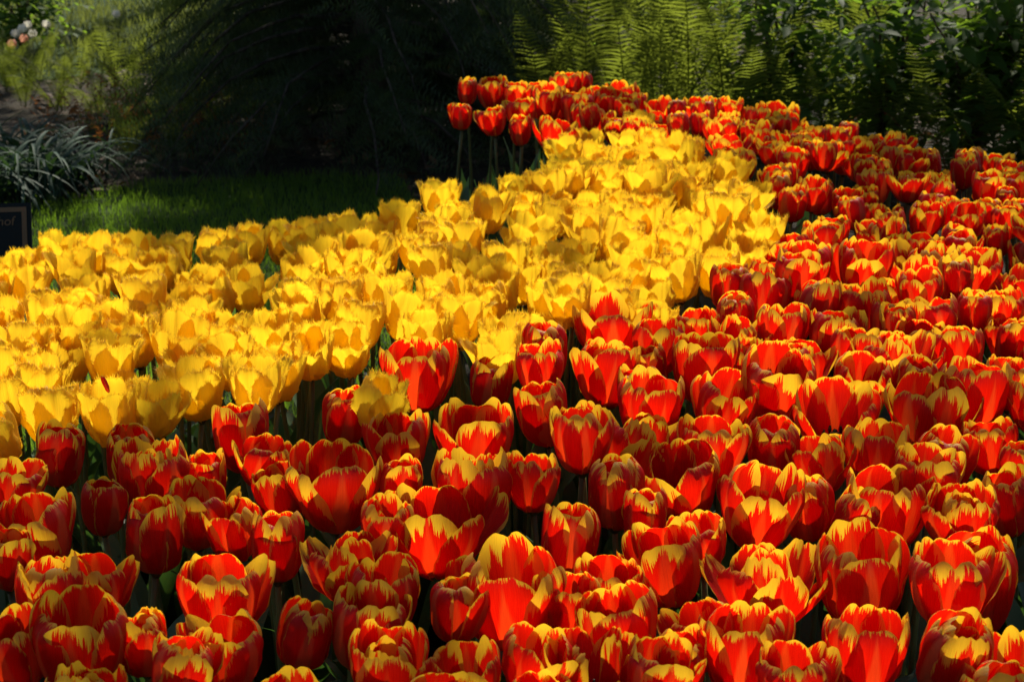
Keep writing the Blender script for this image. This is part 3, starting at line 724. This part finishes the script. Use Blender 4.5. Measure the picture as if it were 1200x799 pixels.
# the wood whose crowns shade the garden: out of view, leaf clumps set sunward of spots chosen for shade
def shade(X, Y):
    """chosen chance that a leaf clump is hung to shade this place"""
    px, py, _ = project((X, Y, 0.5 if Y < 4.9 else 0.1))
    if Y < 4.9:
        if py > 690: return .26
        if py > 640: return .15
        if py > 440: return .02 if px < 720 else .06
        if px < 420: return .02 if py > 385 else .13
        if 740 < px < 1000 and 255 < py < 340: return .0
        if px > 560 and py > 375: return .13
        if px > 900: return .40 if py < 330 else .14
        if py > 290: return .18
        return .11
    if Y < 5.9:
        if Y > 5.05 and X < -1.3: return .60
        return .01 if -1.9 < X < -.95 else .40
    if -1.0 < X < .2: return .75
    if X < -1.0: return .26 if Y < 7.6 else .10
    if .2 < X < 1.15: return .05
    return .06
rw = random.Random(77)
TREES = [(-3.4, 11.5), (-1.15, 9.4), (.62, 10.2), (3.0, 9.6), (1.6, 14.5), (-4.6, 15.5), (4.8, 14.0), (-1.4, 16.0)]
LBL = ['Tall tree at far left beyond the sunlit lawn', 'Tall tree with a dark trunk behind the yews', 'Slim tree with a dark trunk among the tall ferns', 'Tall tree behind the shrubs at the right',
       'Tall tree far back behind the fern bank', 'Tall tree far back at the left', 'Tall tree far back at the right', 'Tall tree far back behind the yews']
crowns = [MB() for _ in TREES]; nodes = [[] for _ in TREES]
for _ in range(5200):
    X, Y = rw.uniform(-4.5, 4.5), rw.uniform(.6, 10.5)
    if rw.random() > shade(X, Y): continue
    h = rw.uniform(4.4, 8.0); k = (h - .4)/SUNV.z; c = Vector((X, Y, .4)) + SUNV*k
    ti = min(range(len(TREES)), key=lambda i: (TREES[i][0]-c.x)**2 + (TREES[i][1]-c.y)**2)
    if rw.random() < .05: nodes[ti].append(c)
    for q in range(7):
        o = Vector((rw.gauss(0, .12), rw.gauss(0, .12), rw.gauss(0, .10)))
        crowns[ti].leaf(c + o, Vector((rw.gauss(0, 1), rw.gauss(0, 1), rw.gauss(-.3, .4))), Vector((rw.gauss(0, .5), rw.gauss(0, .5), 1)), rw.uniform(.10, .17), rw.uniform(.07, .11), .12, .2)
for i, (x, y) in enumerate(TREES):
    t = thing('broadleaf_tree', LBL[i], 'tree', (x, y, 0), 0, 'tall trees of the wood')
    tr = MB(); rr = .055 if i == 2 else rw.uniform(.11, .16)
    tr.tube([(0, 0, -.15), (.03, 0, 1.2), (-.04, .05, 3.2), (.02, 0, 5.0), (0, 0, 7.6)], [rr*1.35, rr, rr*.85, rr*.6, rr*.2], 12)
    for c in nodes[i][:40]:
        e = c - Vector((x, y, 0)); z0 = max(2.6, min(7.0, e.z - .35*e.xy.length)); s = Vector((0, 0, z0))
        mid = s.lerp(e, .5) + Vector((rw.gauss(0, .1), rw.gauss(0, .1), .25))
        tr.tube([s, s.lerp(mid, .5) + Vector((0, 0, .05)), mid, e], [rr*.34, rr*.26, rr*.17, rr*.06], 6)
    tr.build('trunk', M['bark'], t)
    crowns[i].v = [(a - x, b - y, c) for a, b, c in crowns[i].v]
    if crowns[i].f: crowns[i].build('crown', M['canopy'], t, False)

# pale flowers far off in the top left corner
for i, (x, y, mt, col) in enumerate([(18,40,'white_fl','white'),(26,34,'white_fl','white'),(38,40,'white_fl','white'),(28,46,'pink_fl','pink'),(54,29,'white_fl','cream'),(14,52,'pink_fl','pink'),(136,17,'white_fl','cream'),(32,30,'white_fl','white')]):
    p = at(x, y, .18); t = thing('pale_tulip', f"Small {col} flower far off, {ordinal(1 + sum(1 for q in (18,26,38,28,54,14,136,32) if q < x))} from the left at top left", 'flower', (p.x, p.y, 0), rf.uniform(0, 6), 'pale flowers far off')
    mb = MB(); mb.tube([(0, 0, -.02), (.005, 0, .08), (0, 0, .16)], [.004, .004, .004], 6); mb.build('stem', M['stem'], t)
    mb = MB()
    for k in range(6):
        a = k*1.047; d = Vector((math.cos(a), math.sin(a), 0)); vs = []
        for q, (rr_, z) in enumerate(((.003, .16), (.016, .170), (.019, .185), (.013, .20))):
            w = (.003, .012, .013, .004)[q]; sd = Vector((-d.y, d.x, 0)); vs += [d*rr_ - sd*w + Vector((0, 0, z)), d*rr_ + sd*w + Vector((0, 0, z))]
        mb.add(vs, [(2*q, 2*q+1, 2*q+3, 2*q+2) for q in range(3)])
    mb.build('bloom', M[mt], t)
print('tulips', sum(1 for m_ in made if m_[2] == 'r'), sum(1 for m_ in made if m_[2] == 'y'), 'objects', len(bpy.data.objects))
